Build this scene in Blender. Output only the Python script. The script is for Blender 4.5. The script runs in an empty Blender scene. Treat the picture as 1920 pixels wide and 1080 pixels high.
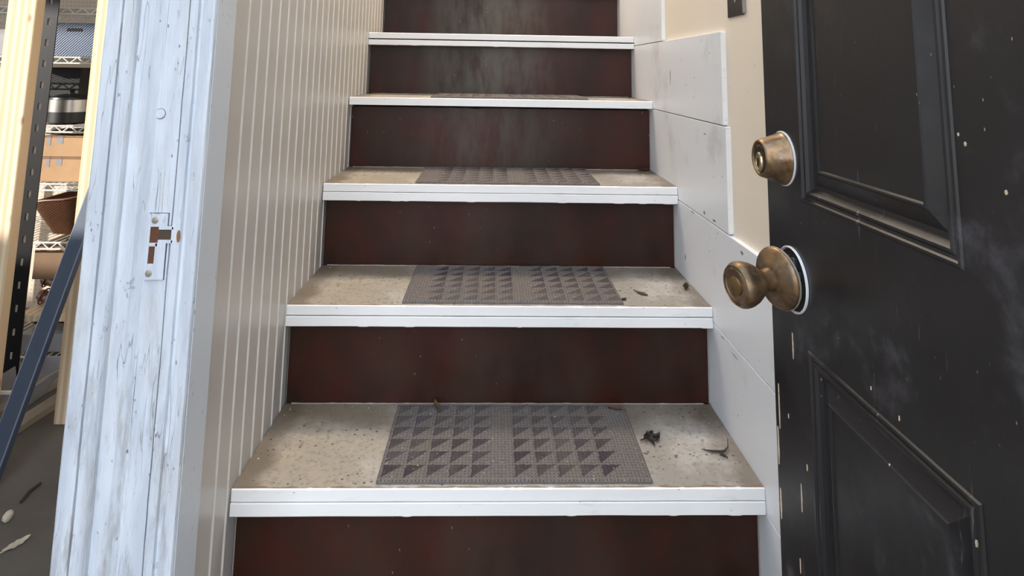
import bpy, bmesh, math, random
from mathutils import Vector, Matrix, noise
random.seed(7)
C = bpy.context.scene
COL = C.collection
R = math.radians

# ------------------------------------------------------------------ camera
CAM_Z = 1.0692
cd = bpy.data.cameras.new('camera'); cam = bpy.data.objects.new('camera', cd); COL.objects.link(cam)
cd.sensor_fit = 'HORIZONTAL'; cd.sensor_width = 36.0
cd.lens = 36.0 * 1150.0 / 1920.0
cx_, yaw_, pit_, roll_, yp_ = -0.0253, 0.0277, 0.1300, 0.0163, -17.95
_R = Vector((math.cos(yaw_), -math.sin(yaw_), 0)); _F = Vector((math.sin(yaw_), math.cos(yaw_), 0)); _U = Vector((0, 0, 1))
_F2 = _F * math.cos(pit_) + _U * math.sin(pit_); _U2 = _U * math.cos(pit_) - _F * math.sin(pit_)
_R3 = _R * math.cos(roll_) + _U2 * math.sin(roll_); _U3 = _U2 * math.cos(roll_) - _R * math.sin(roll_)
M = Matrix((( _R3.x, _U3.x, -_F2.x, cx_), (_R3.y, _U3.y, -_F2.y, 0), (_R3.z, _U3.z, -_F2.z, CAM_Z), (0, 0, 0, 1)))
cam.matrix_world = M
cd.shift_y = -(540.0 - yp_) / 1920.0      # the photograph is the lower part of a taller picture
cd.clip_start = 0.02
C.camera = cam

# ------------------------------------------------------------------ world, sun, exposure
w = bpy.data.worlds.new('daylight'); C.world = w; w.use_nodes = True
wn = w.node_tree.nodes; wl = w.node_tree.links
bg = wn['Background']
tc = wn.new('ShaderNodeTexCoord'); sp = wn.new('ShaderNodeSeparateXYZ'); wl.new(tc.outputs['Generated'], sp.inputs[0])
cr = wn.new('ShaderNodeValToRGB'); wl.new(sp.outputs['Z'], cr.inputs[0])
cr.color_ramp.elements[0].position = 0.0; cr.color_ramp.elements[0].color = (.30, .29, .27, 1)
cr.color_ramp.elements[1].position = 0.75; cr.color_ramp.elements[1].color = (.74, .84, 1.0, 1)
e = cr.color_ramp.elements.new(0.03); e.color = (.88, .93, 1.0, 1)
wl.new(cr.outputs[0], bg.inputs[0]); bg.inputs[1].default_value = 2.3

sd = bpy.data.lights.new('sun', 'SUN'); sun = bpy.data.objects.new('sun', sd); COL.objects.link(sun)
sd.energy = 4.6; sd.angle = R(.6); sd.color = (1.0, .95, .88)
SUN_TO = Vector((-.80, -.50, .26)).normalized()          # towards the sun
sun.rotation_euler = SUN_TO.to_track_quat('Z', 'Y').to_euler()
sun.location = (-4, -6, 4)
# warm fill light added under the ceiling to brighten the stairs, no fixture
ld = bpy.data.lights.new('stair_fill_light', 'AREA'); lo = bpy.data.objects.new('stair_fill_light', ld); COL.objects.link(lo)
ld.shape = 'DISK'; ld.size = .45; ld.energy = 15; ld.color = (1.0, .84, .66); lo.location = (0, 2.2, 2.72)
C.view_settings.view_transform = 'Standard'; C.view_settings.look = 'None'
C.view_settings.gamma = 1; C.view_settings.use_curve_mapping = False
C.view_settings.exposure = 0.84

# ------------------------------------------------------------------ node helpers
def lin(c):
    return tuple(((v/255.0)/12.92 if v/255.0 <= .04045 else ((v/255.0+.055)/1.055)**2.4) for v in c)
class NT:
    def __init__(s, name):
        s.m = bpy.data.materials.new(name); s.m.use_nodes = True
        s.t = s.m.node_tree; s.b = s.t.nodes['Principled BSDF']
        s.co = s.t.nodes.new('ShaderNodeTexCoord').outputs['Object']
    def n(s, typ, **k):
        x = s.t.nodes.new(typ)
        for a, v in k.items(): setattr(x, a, v)
        return x
    def put(s, sock, v):
        if isinstance(v, bpy.types.NodeSocket): s.t.links.new(v, sock)
        else: sock.default_value = v
    def math(s, op, a, b=0.0, c=None, clamp=False):
        x = s.n('ShaderNodeMath', operation=op, use_clamp=clamp)
        s.put(x.inputs[0], a); s.put(x.inputs[1], b)
        if c is not None: s.put(x.inputs[2], c)
        return x.outputs[0]
    def mapping(s, scale=(1, 1, 1), rot=(0, 0, 0), loc=(0, 0, 0)):
        x = s.n('ShaderNodeMapping'); s.put(x.inputs[0], s.co)
        x.inputs['Scale'].default_value = scale; x.inputs['Rotation'].default_value = rot; x.inputs['Location'].default_value = loc
        return x.outputs[0]
    def noise(s, scale, stretch=(1, 1, 1), detail=4, rough=.6, loc=(0, 0, 0), rot=(0, 0, 0)):
        x = s.n('ShaderNodeTexNoise'); s.put(x.inputs['Vector'], s.mapping(stretch, rot, loc))
        x.inputs['Scale'].default_value = scale; x.inputs['Detail'].default_value = detail; x.inputs['Roughness'].default_value = rough
        return x.outputs['Fac']
    def vor(s, scale, stretch=(1, 1, 1), loc=(0, 0, 0), rot=(0, 0, 0), out='Distance', feat='F1'):
        x = s.n('ShaderNodeTexVoronoi', feature=feat); s.put(x.inputs['Vector'], s.mapping(stretch, rot, loc)); x.inputs['Scale'].default_value = scale
        return x.outputs[out]
    def ramp(s, f, a, b, lo=0.0, hi=1.0, smooth=True):
        x = s.n('ShaderNodeMapRange', clamp=True)
        x.interpolation_type = 'SMOOTHSTEP' if smooth else 'LINEAR'
        s.put(x.inputs[0], f); x.inputs[1].default_value = a; x.inputs[2].default_value = b
        x.inputs[3].default_value = lo; x.inputs[4].default_value = hi
        return x.outputs[0]
    def mix(s, f, a, b):
        x = s.n('ShaderNodeMix', data_type='RGBA'); s.put(x.inputs[0], f)
        for i, v in ((6, a), (7, b)):
            if isinstance(v, tuple) and len(v) == 3: v = v + (1,)
            s.put(x.inputs[i], v)
        return x.outputs[2]
    def xyz(s):
        x = s.n('ShaderNodeSeparateXYZ'); s.put(x.inputs[0], s.co); return x.outputs
    def bump(s, h, strength=.3, dist=.001):
        x = s.n('ShaderNodeBump'); x.inputs['Strength'].default_value = strength; x.inputs['Distance'].default_value = dist
        s.put(x.inputs['Height'], h); s.t.links.new(x.outputs[0], s.b.inputs['Normal'])
    def out(s, col, rough=.5, metal=0.0, spec=None):
        if isinstance(col, tuple) and len(col) == 3: col = col + (1,)
        s.put(s.b.inputs['Base Color'], col); s.put(s.b.inputs['Roughness'], rough); s.put(s.b.inputs['Metallic'], metal)
        if spec is not None: s.b.inputs['Specular IOR Level'].default_value = spec
        return s.m

def simple(name, c, rough=.5, metal=0.0, var=.15, scale=30, spec=None):
    t = NT(name); a = lin(c); b = tuple(v*(1-var*2) for v in a)
    return t.out(t.mix(t.noise(scale), b, a), rough, metal, spec)

def m_frame_paint():
    t = NT('weathered_blue_white_paint')
    base = t.mix(t.ramp(t.noise(6, (8, 8, 1)), .35, .7), lin((192, 199, 208)), lin((211, 217, 223)))
    pat = t.ramp(t.noise(7, (6, 6, 1), 6, .65, (3, 1, 0)), .50, .64)
    base = t.mix(t.math('MULTIPLY', pat, .40), base, lin((196, 196, 194)))
    st = t.ramp(t.noise(14, (9, 9, .8), 6, .7, (9, 2, 4)), .58, .74)
    base = t.mix(t.math('MULTIPLY', st, .34), base, lin((146, 148, 152)))
    sp = t.math('MULTIPLY', t.ramp(t.vor(55, (2.2, 2.2, 1)), .16, .08), t.ramp(t.noise(16), .50, .60))
    base = t.mix(t.math('MULTIPLY', sp, .75), base, lin((92, 88, 86)))
    x, y, z = t.xyz()
    crk = t.math('MULTIPLY', t.ramp(t.math('ABSOLUTE', t.math('SUBTRACT', t.noise(9, (5, 5, .35), 3, .6, (4, 4, 4)), .5)), .006, .001), t.ramp(t.noise(8, loc=(1, 2, 9)), .48, .58))
    base = t.mix(t.math('MULTIPLY', crk, .6), base, lin((112, 112, 114)))
    fl = t.math('MULTIPLY', t.ramp(t.noise(34, (1.4, 1.4, .8), 6, .75, (7, 3, 5)), .62, .66), t.ramp(t.noise(7, (3, 3, .8), loc=(5, 5, 1)), .46, .60))
    base = t.mix(t.math('MULTIPLY', fl, .42), base, lin((136, 134, 134)))
    low = t.math('MULTIPLY', t.ramp(z, 1.0, .4), t.ramp(t.noise(11, (5, 5, .9), 5, .7, (1, 7, 0)), .47, .66))
    base = t.mix(t.math('MULTIPLY', low, .6), base, lin((150, 146, 142)))
    h = t.math('ADD', t.noise(60, (2, 2, .5), 5), t.math('ADD', t.math('MULTIPLY', sp, -1.0), t.math('MULTIPLY', t.math('ADD', crk, fl), -.7)))
    t.bump(h, .7, .0014)
    return t.out(base, .48)

def m_frame_side():
    t = NT('shaded_frame_paint')  # the frame's paint again, mixed darker and greyer for its shaded side
    base = t.mix(t.noise(5, (2, 2, 1)), lin((188, 194, 200)), lin((204, 209, 214)))
    p = t.math('MULTIPLY', t.ramp(t.vor(60, (3, 2, .8), rot=(.5, 0, 0)), .2, .1), t.ramp(t.noise(14), .48, .58))
    base = t.mix(t.math('MULTIPLY', p, .7), base, lin((95, 90, 84)))
    t.bump(t.noise(60), .3, .001)
    return t.out(base, .45)

def m_bead():
    t = NT('beige_grey_beadboard_paint')
    base = t.mix(t.noise(3, (1, 2, 1)), lin((180, 175, 168)), lin((192, 187, 181)))
    base = t.mix(t.math('MULTIPLY', t.ramp(t.noise(30, (1, 3, .6), 5, .7, (5, 3, 3)), .62, .72), .4), base, lin((130, 118, 104)))
    t.bump(t.noise(25, (1, 2, .6)), .25, .001)
    return t.out(base, .33, spec=.6)

def m_board_right():
    t = NT('gloss_grey_white_board_paint')
    base = t.mix(t.noise(3), lin((230, 234, 239)), lin((240, 243, 246)))
    sp = t.math('MULTIPLY', t.ramp(t.vor(45), .14, .07), t.ramp(t.noise(9, loc=(2, 2, 2)), .52, .6))
    base = t.mix(t.math('MULTIPLY', sp, .55), base, lin((110, 104, 96)))
    g = t.ramp(t.noise(6, detail=6, loc=(4, 1, 1)), .55, .72)
    base = t.mix(t.math('MULTIPLY', g, .25), base, lin((150, 140, 126)))
    t.bump(t.noise(14, (1, 1, 1), 5), .35, .003)
    return t.out(base, .36, spec=.55)

def m_beige():
    t = NT('beige_wall_paint')
    base = t.mix(t.noise(4), lin((236, 224, 205)), lin((243, 232, 214)))
    sp = t.math('MULTIPLY', t.ramp(t.vor(50, (1, 1, .6)), .12, .06), t.ramp(t.noise(12, loc=(2, 2, 2)), .52, .6))
    base = t.mix(t.math('MULTIPLY', sp, .4), base, lin((150, 132, 110)))
    t.bump(t.noise(40), .15, .001)
    return t.out(base, .5)

def m_nosing():
    t = NT('chipped_white_nosing_paint')
    base = t.mix(t.noise(9, (.5, 1, 2)), lin((232, 230, 226)), lin((246, 245, 242)))
    st = t.ramp(t.noise(16, (.6, 1, 3), 6, .7, (3, 3, 3)), .56, .72)
    base = t.mix(t.math('MULTIPLY', st, .30), base, lin((176, 172, 164)))
    sp = t.math('MULTIPLY', t.ramp(t.vor(48, (1, 1, 1.5)), .12, .07), t.ramp(t.noise(8, loc=(7, 2, 2)), .54, .6))
    base = t.mix(t.math('MULTIPLY', sp, .8), base, lin((74, 66, 58)))
    t.bump(t.noise(35, (.5, 1, 1), 5), .4, .0012)
    return t.out(base, .5)

def m_tread_top():
    t = NT('dirty_off_white_tread')
    x, y, z = t.xyz()
    base = t.mix(t.ramp(t.noise(5, detail=6, loc=(1, 5, 2)), .38, .66), lin((150, 144, 135)), lin((196, 191, 184)))
    warm = t.math('MULTIPLY', t.ramp(x, .05, -.42), t.ramp(t.noise(4, loc=(8, 1, 1)), .3, .6))
    base = t.mix(t.math('MULTIPLY', warm, .55), base, lin((182, 164, 134)))
    # grime gathers at the back of each tread and in the corners (object y: 0 = front, .25 = back)
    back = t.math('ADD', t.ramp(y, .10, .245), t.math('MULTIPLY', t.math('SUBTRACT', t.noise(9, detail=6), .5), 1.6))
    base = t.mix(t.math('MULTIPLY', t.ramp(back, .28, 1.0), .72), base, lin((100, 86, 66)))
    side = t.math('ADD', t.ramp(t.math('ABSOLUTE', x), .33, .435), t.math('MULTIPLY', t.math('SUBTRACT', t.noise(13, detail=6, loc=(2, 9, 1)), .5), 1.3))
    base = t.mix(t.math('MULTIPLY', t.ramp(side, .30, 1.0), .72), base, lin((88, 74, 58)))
    fine = t.ramp(t.noise(90, detail=8, rough=.8, loc=(3, 1, 8)), .50, .64)
    base = t.mix(t.math('MULTIPLY', fine, .72), base, lin((112, 100, 84)))
    spk = t.math('MULTIPLY', t.ramp(t.vor(80), .24, .12), t.ramp(t.noise(15, loc=(7, 7, 2)), .48, .58))
    base = t.mix(t.math('MULTIPLY', spk, .9), base, lin((58, 48, 38)))
    edge = t.ramp(t.math('ADD', y, t.math('MULTIPLY', t.math('SUBTRACT', t.noise(30, loc=(1, 1, 5)), .5), .020)), .0075, .0030)
    base = t.mix(t.math('MULTIPLY', edge, .80), base, lin((120, 92, 66)))
    t.bump(t.math('ADD', t.noise(50, detail=6), t.math('MULTIPLY', spk, .6)), .4, .0015)
    return t.out(base, .62)

def m_riser(name, dust, seed):
    t = NT(name)
    x, y, z = t.xyz()
    base = t.mix(t.ramp(t.noise(4, detail=5, loc=(seed, 1, 3)), .35, .65), lin((38, 21, 11)), lin((60, 22, 13)))
    base = t.mix(t.math('MULTIPLY', t.ramp(t.noise(7, (1.2, 1, .5), 5, .6, (seed, 8, 1)), .45, .65), .5), base, lin((50, 38, 26)))
    mid = t.math('MULTIPLY', t.ramp(t.math('ABSOLUTE', t.math('ADD', x, .03)), .30, .03), t.ramp(t.noise(5, (2, 1, .6), 5, .65, (seed, 2, 7)), .32, .62))
    base = t.mix(t.math('MULTIPLY', mid, dust), base, lin((92, 88, 78)))  # greyer centre: dust plus the sheen of reflected sky, both in the colour
    scr = t.math('MULTIPLY', t.ramp(t.vor(34, (1.6, 1, .8), (seed, 0, 0), (0, .5, 0)), .10, .05), t.ramp(t.noise(6, loc=(seed, 4, 4)), .52, .62))
    base = t.mix(t.math('MULTIPLY', scr, .8), base, lin((150, 128, 112)))
    t.bump(t.math('ADD', t.noise(8, (6, 1, .4), 4), t.math('MULTIPLY', t.noise(60), .3)), .25, .0012)
    return t.out(base, t.ramp(t.noise(10), .3, .7, .34, .50), spec=.30)

def m_door():
    t = NT('worn_black_door_paint')
    base = t.mix(t.noise(4, detail=5), lin((19, 18, 18)), lin((29, 28, 31)))
    du = t.ramp(t.noise(9, detail=7, rough=.7, loc=(3, 3, 3)), .56, .74)
    base = t.mix(t.math('MULTIPLY', du, .50), base, lin((92, 90, 96)))
    scr = t.math('MULTIPLY', t.ramp(t.noise(40, (1, 3, .25), 5, .7, (1, 5, 5), (.15, 0, 0)), .64, .70), t.ramp(t.noise(7, loc=(1, 8, 2)), .45, .6))
    base = t.mix(t.math('MULTIPLY', scr, .50), base, lin((128, 122, 122)))
    spk = t.math('MULTIPLY', t.ramp(t.vor(70, (1, 2, .8)), .085, .05), t.ramp(t.noise(9, loc=(5, 5, 9)), .52, .6))
    base = t.mix(t.math('MULTIPLY', spk, .8), base, lin((170, 165, 160)))
    t.bump(t.math('ADD', t.noise(30, (1, 1, .35), 6), t.math('MULTIPLY', scr, .8)), .22, .0012)
    return t.out(base, t.ramp(t.noise(12, detail=5), .3, .7, .30, .46), spec=.5)

def m_brass():
    t = NT('tarnished_brass')
    base = t.mix(t.ramp(t.noise(45, detail=6), .35, .65), lin((98, 80, 60)), lin((146, 118, 86)))
    base = t.mix(t.ramp(t.noise(80, detail=6, loc=(1, 2, 3)), .52, .68), base, lin((128, 112, 96)))
    base = t.mix(t.math('MULTIPLY', t.ramp(t.noise(30, loc=(5, 2, 3)), .58, .68), .8), base, lin((86, 52, 34)))
    t.bump(t.noise(120, detail=5), .2, .0006)
    return t.out(base, t.ramp(t.noise(60), .3, .7, .30, .50), .75)

def m_mat():
    t = NT('grey_tread_mat_carpet')
    x, y, z = t.xyz()       # object x 0..455 mm from the left edge, y 0..232 mm from the front edge
    P = .0372
    wob = t.math('MULTIPLY', t.math('SUBTRACT', t.noise(150, detail=5), .5), .0110)
    xx = t.math('ADD', x, wob); yy = t.math('ADD', y, wob)
    def block(x0):
        u = t.math('DIVIDE', t.math('SUBTRACT', xx, x0), P)
        v = t.math('DIVIDE', t.math('SUBTRACT', yy, .003), P)
        fu = t.math('FRACT', u); fv = t.math('FRACT', v)
        tri = t.math('GREATER_THAN', t.math('SUBTRACT', fv, fu), .06)      # upper left half of the cell
        edge = t.math('GREATER_THAN', fu, .05)
        ins = t.math('MULTIPLY', t.math('GREATER_THAN', u, 0.0), t.math('LESS_THAN', u, 5.0))
        return t.math('MULTIPLY', t.math('MULTIPLY', tri, edge), t.math('MULTIPLY', ins, t.math('MULTIPLY', t.math('GREATER_THAN', v, 0.0), t.math('LESS_THAN', v, 6.1))))
    dark = t.math('MAXIMUM', block(.004), block(.226))
    wear = t.math('MULTIPLY', t.ramp(t.noise(11, detail=6, loc=(1, 4, 2)), .34, .58, .62, 1.0), t.ramp(y, .05, .21, 1.0, .55))
    rib = t.math('SINE', t.math('MULTIPLY', x, 2*math.pi/.0062))
    rib2 = t.math('SINE', t.math('MULTIPLY', y, 2*math.pi/.0074))
    dots = t.math('MULTIPLY', t.ramp(rib, .1, .9), t.ramp(rib2, .0, .9))
    pile = t.mix(t.noise(160, detail=5, rough=.7), lin((72, 67, 66)), lin((138, 131, 127)))
    pile = t.mix(t.math('MULTIPLY', t.ramp(t.noise(12, detail=4, loc=(6, 6, 1)), .4, .7), .35), pile, lin((120, 108, 94)))
    pile = t.mix(t.math('MULTIPLY', dots, .75), pile, lin((58, 53, 52)))
    col = t.mix(t.math('MULTIPLY', t.math('MULTIPLY', dark, wear), .80), pile, lin((44, 41, 48)))
    sp = t.math('MULTIPLY', t.ramp(t.vor(110), .16, .07), t.ramp(t.noise(26, loc=(2, 8, 8)), .50, .60))
    col = t.mix(t.math('MULTIPLY', sp, .85), col, lin((206, 198, 186)))
    h = t.math('ADD', t.math('MULTIPLY', dark, -1.6), t.math('ADD', t.math('MULTIPLY', rib, .25), t.noise(200, detail=4)))
    t.bump(h, .8, .0016)
    return t.out(col, .92, spec=.15)

def m_pine():
    t = NT('pine_stud_wood')
    g = t.n('ShaderNodeTexWave', wave_type='BANDS', bands_direction='X')
    t.put(g.inputs['Vector'], t.mapping((1, 1, .06))); g.inputs['Scale'].default_value = 14; g.inputs['Distortion'].default_value = 3.5; g.inputs['Detail'].default_value = 3
    base = t.mix(t.ramp(g.outputs[0], .2, .9), lin((208, 180, 144)), lin((228, 208, 176)))
    k = t.math('MULTIPLY', t.ramp(t.vor(11, (1.2, 1.2, .6)), .15, .05), 1.0)
    base = t.mix(t.math('MULTIPLY', k, .7), base, lin((122, 76, 44)))
    t.bump(g.outputs[0], .1, .001)
    return t.out(base, .7)

def m_oldwood():
    t = NT('weathered_grey_plank_wood')
    base = t.mix(t.noise(12, (4, .5, 4), 6), lin((92, 80, 66)), lin((160, 148, 130)))
    t.bump(t.noise(30, (4, .5, 4)), .4, .002)
    return t.out(base, .8)

def m_floor():
    t = NT('dusty_concrete')
    base = t.mix(t.noise(4, detail=8, rough=.7), lin((76, 71, 66)), lin((108, 102, 94)))
    base = t.mix(t.math('MULTIPLY', t.ramp(t.noise(2, detail=4, loc=(3, 3, 3)), .5, .65), .5), base, lin((74, 66, 54)))
    t.bump(t.noise(60, detail=6), .3, .002)
    return t.out(base, .85)

def m_pegboard():
    t = NT('beige_pegboard_wall')
    x, y, z = t.xyz()
    s1 = t.ramp(t.math('SINE', t.math('MULTIPLY', z, 2*math.pi/.018)), .5, .95)
    s2 = t.ramp(t.math('SINE', t.math('MULTIPLY', x, 2*math.pi/.018)), .2, .9)
    base = t.mix(t.noise(7), lin((196, 178, 156)), lin((216, 202, 184)))
    base = t.mix(t.math('MULTIPLY', t.math('MULTIPLY', s1, s2), .6), base, lin((110, 88, 70)))
    return t.out(base, .8)

def m_weave(name, a, b, sc):
    t = NT(name)
    wv = t.n('ShaderNodeTexWave', wave_type='BANDS', bands_direction='DIAGONAL')
    t.put(wv.inputs['Vector'], t.mapping((1, 1, -1))); wv.inputs['Scale'].default_value = sc
    base = t.mix(wv.outputs[0], lin(a), lin(b))
    t.bump(wv.outputs[0], .4, .001)
    return t.out(base, .45)

MT = dict(frame=m_frame_paint(), fside=m_frame_side(), bead=m_bead(), board=m_board_right(), beige=m_beige(), nosing=m_nosing(),
          tread=m_tread_top(), door=m_door(), brass=m_brass(), mat=m_mat(), pine=m_pine(), oldwood=m_oldwood(), floor=m_floor(), peg=m_pegboard())
MT['beadline'] = simple('cream_bead', (230, 224, 213), .4)  # beads in a paler cream than the flat wall
MT['white'] = simple('white_paint', (226, 228, 230), .5)
MT['ceil'] = simple('ceiling_white', (150, 142, 132), .8)
MT['plaster'] = simple('garage_wall_drab', (150, 140, 128), .85)
MT['rust'] = simple('rusty_steel', (118, 74, 48), .7, .2, .3, 300)
MT['darkhole'] = simple('dark_recess', (30, 26, 24), .8)
MT['screw'] = simple('painted_screw', (176, 166, 152), .45, .3, .25, 400)
MT['steel'] = simple('brushed_steel', (190, 186, 180), .3, 1.0, .1)
MT['lockmetal'] = simple('blue_grey_lock_metal', (112, 124, 140), .35, .9, .2, 200)
MT['darkmetal'] = simple('dark_steel_plate', (78, 76, 74), .35, .7, .1)
MT['blackplastic'] = simple('black_plastic', (20, 19, 20), .4)
MT['blacksteel'] = simple('black_slotted_steel', (22, 20, 20), .45, .2)
MT['wire'] = simple('white_coated_wire', (236, 232, 222), .4)
MT['bluebar'] = simple('blue_grey_enamel', (70, 80, 96), .35, .1, .12, 20)
MT['bluebox'] = m_weave('blue_woven_plastic', (32, 50, 76), (56, 76, 106), 60)
MT['card'] = simple('tan_cardboard', (186, 148, 108), .8, 0, .12, 25)
MT['wicker'] = m_weave('brown_wicker', (58, 34, 20), (96, 60, 38), 50)
MT['brownbox'] = simple('brown_fibre_box', (134, 104, 76), .7, 0, .15, 12)
MT['leather'] = simple('brown_leather', (122, 74, 46), .5, 0, .3, 40)
MT['greenbag'] = simple('dark_green_cloth', (52, 54, 44), .8, 0, .3, 40)
MT['greybin'] = simple('grey_plastic_bin', (150, 148, 150), .5)
MT['leaf'] = simple('dry_brown_leaf', (112, 84, 58), .75, 0, .3, 120)
MT['leafdark'] = simple('dark_curled_leaf', (64, 54, 44), .75, 0, .3, 150)
MT['leafpale'] = simple('pale_dry_leaf', (208, 196, 176), .75, 0, .15, 80)
MT['barewood'] = simple('bare_splintered_wood', (206, 188, 160), .8, 0, .15, 200)
MT['crumbwhite'] = simple('pale_crumb', (216, 206, 190), .8)
MT['crumbdark'] = simple('dark_crumb', (66, 54, 42), .9)
MT['scuff'] = simple('grey_scuff', (124, 120, 114), .7, 0, .2, 200)
MT['caulk'] = simple('white_caulk', (168, 162, 154), .6, 0, .2, 60)

# ------------------------------------------------------------------ mesh helpers
class MB:
    def __init__(s): s.v = []; s.f = []; s.mi = []
    def quad(s, idx, mi=0): s.f.append(idx); s.mi.append(mi)
    def box(s, x0, x1, y0, y1, z0, z1, mi=0, rot=None, org=None):
        b = len(s.v)
        vs = [Vector((x, y, z)) for x in (x0, x1) for y in (y0, y1) for z in (z0, z1)]
        if rot is not None: vs = [rot @ (v - org) + org for v in vs]
        s.v += [tuple(v) for v in vs]
        for q in ((0, 1, 3, 2), (4, 6, 7, 5), (0, 4, 5, 1), (2, 3, 7, 6), (0, 2, 6, 4), (1, 5, 7, 3)): s.quad([b+i for i in q], mi)
        return s
    def tube(s, pts, r, n=10, mi=0, cap=True):
        pts = [Vector(p) for p in pts]; b0 = len(s.v); rs = r if isinstance(r, (list, tuple)) else [r]*len(pts)
        for i, p in enumerate(pts):
            d = (pts[min(i+1, len(pts)-1)] - pts[max(i-1, 0)]).normalized()
            a = d.orthogonal().normalized() if i == 0 else (a - d*a.dot(d)).normalized()
            c = d.cross(a)
            for k in range(n):
                t = 2*math.pi*k/n; s.v.append(tuple(p + (a*math.cos(t) + c*math.sin(t))*rs[i]))
        for i in range(len(pts)-1):
            for k in range(n):
                s.quad([b0+i*n+k, b0+i*n+(k+1) % n, b0+(i+1)*n+(k+1) % n, b0+(i+1)*n+k], mi)
        if cap:
            s.quad([b0+k for k in range(n)][::-1], mi); s.quad([b0+(len(pts)-1)*n+k for k in range(n)], mi)
        return s
    def lathe(s, prof, n=48, mat=None, mi=0):
        # prof: (radius, height) along local +z; mat: 4x4 placing it
        b0 = len(s.v); mat = mat or Matrix()
        for (r, h) in prof:
            for k in range(n):
                t = 2*math.pi*k/n; s.v.append(tuple(mat @ Vector((r*math.cos(t), r*math.sin(t), h))))
        for i in range(len(prof)-1):
            for k in range(n):
                s.quad([b0+i*n+k, b0+i*n+(k+1) % n, b0+(i+1)*n+(k+1) % n, b0+(i+1)*n+k], mi)
        s.quad([b0+k for k in range(n)][::-1], mi); s.quad([b0+(len(prof)-1)*n+k for k in range(n)], mi)
        return s
    def build(s, name, mats, parent=None, loc=None, smooth=False, bevel=0, origin=None):
        me = bpy.data.meshes.new(name)
        o = bpy.data.objects.new(name, me); COL.objects.link(o)
        org = Vector(origin) if origin is not None else Vector((0, 0, 0))
        me.from_pydata([tuple(Vector(v) - org) for v in s.v], [], s.f)
        if not isinstance(mats, (list, tuple)): mats = [mats]
        for m in mats: me.materials.append(m)
        for p, i in zip(me.polygons, s.mi): p.material_index = i
        bm = bmesh.new(); bm.from_mesh(me); bmesh.ops.remove_doubles(bm, verts=bm.verts, dist=1e-6)
        bmesh.ops.recalc_face_normals(bm, faces=bm.faces); bm.to_mesh(me); bm.free()
        if smooth:
            for p in me.polygons: p.use_smooth = True
            try: me.set_sharp_from_angle(angle=R(38))
            except Exception: pass
        if bevel:
            b = o.modifiers.new('bevel', 'BEVEL'); b.width = bevel; b.segments = 2; b.limit_method = 'ANGLE'; b.angle_limit = R(40)
        if parent is not None:
            o.parent = parent
            # children are written in world coordinates: keep them there
            o.location = org - Vector(parent_loc(parent))
        else: o.location = org
        return o
def parent_loc(p):
    l = Vector(p.location)
    while p.parent: p = p.parent; l += Vector(p.location)
    return l
def empty(name, loc):
    o = bpy.data.objects.new(name, None); COL.objects.link(o); o.location = loc; o.empty_display_size = .05
    return o
def tag(o, label=None, cat=None, group=None, kind=None):
    if label: o['label'] = label
    if cat: o['category'] = cat
    if group: o['group'] = group
    if kind: o['kind'] = kind
    return o
def jit(a): return random.uniform(-a, a)

# ------------------------------------------------------------------ setting: floor, walls, ceiling
NX = -.435; PX = .435; BX = .4445
RISE = .1976; RUN = .2291; Y1 = 1.0935; Z1 = .3952; OV = .0266; TH = .0399

tag(MB().box(-7.7, 3.0, -6, 4.0, -.12, 0).build('floor', MT['floor']), 'dusty grey concrete garage floor', 'floor', kind='structure')
b = MB()  # unseen ceiling, its stair part cut back at the front to admit skylight
for zv in (2.75, 2.85): b.v += [(-7.6, -.6, zv), (-.9, -.6, zv), (-.9, 1.15, zv), (.55, 1.15, zv), (.55, 4.0, zv), (-7.6, 4.0, zv)]
b.quad([5, 4, 3, 2, 1, 0]); b.quad([6, 7, 8, 9, 10, 11])
for q in range(6): b.quad([q, (q+1) % 6, 6+(q+1) % 6, 6+q])
tag(b.build('ceiling', MT['ceil']), 'ceiling over the stairs and garage', 'ceiling', kind='structure')
# garage: unseen front wall added to shape the sun, then the back walls
b = MB()   # one L-shaped slab: tall part shades the frame, low part lets sun over
for yv in (-.6, -.5): b.v += [(-7.6, yv, 0), (-1.0, yv, 0), (-1.0, yv, 2.75), (-3.5, yv, 2.75), (-3.5, yv, 1.83), (-7.6, yv, 1.83)]
b.quad([5, 4, 3, 2, 1, 0]); b.quad([6, 7, 8, 9, 10, 11])
for q in range(6): b.quad([q, (q+1) % 6, 6+(q+1) % 6, 6+q])
tag(b.build('wall_sun_block', MT['plaster']), 'unseen wall added to shape the sunlight on the studs', 'wall', kind='structure')
# the garage is open at its far left side
tag(MB().box(-7.6, .55, 4.0, 4.1, 0, 2.85).build('wall_end', MT['plaster']), 'wall at the far end', 'wall', kind='structure')
tag(MB().box(-7.6, -.5, 2.92, 2.94, 0, 2.75).build('wall_back', MT['peg']), 'beige pegboard wall behind the shelves', 'wall', kind='structure')

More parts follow.
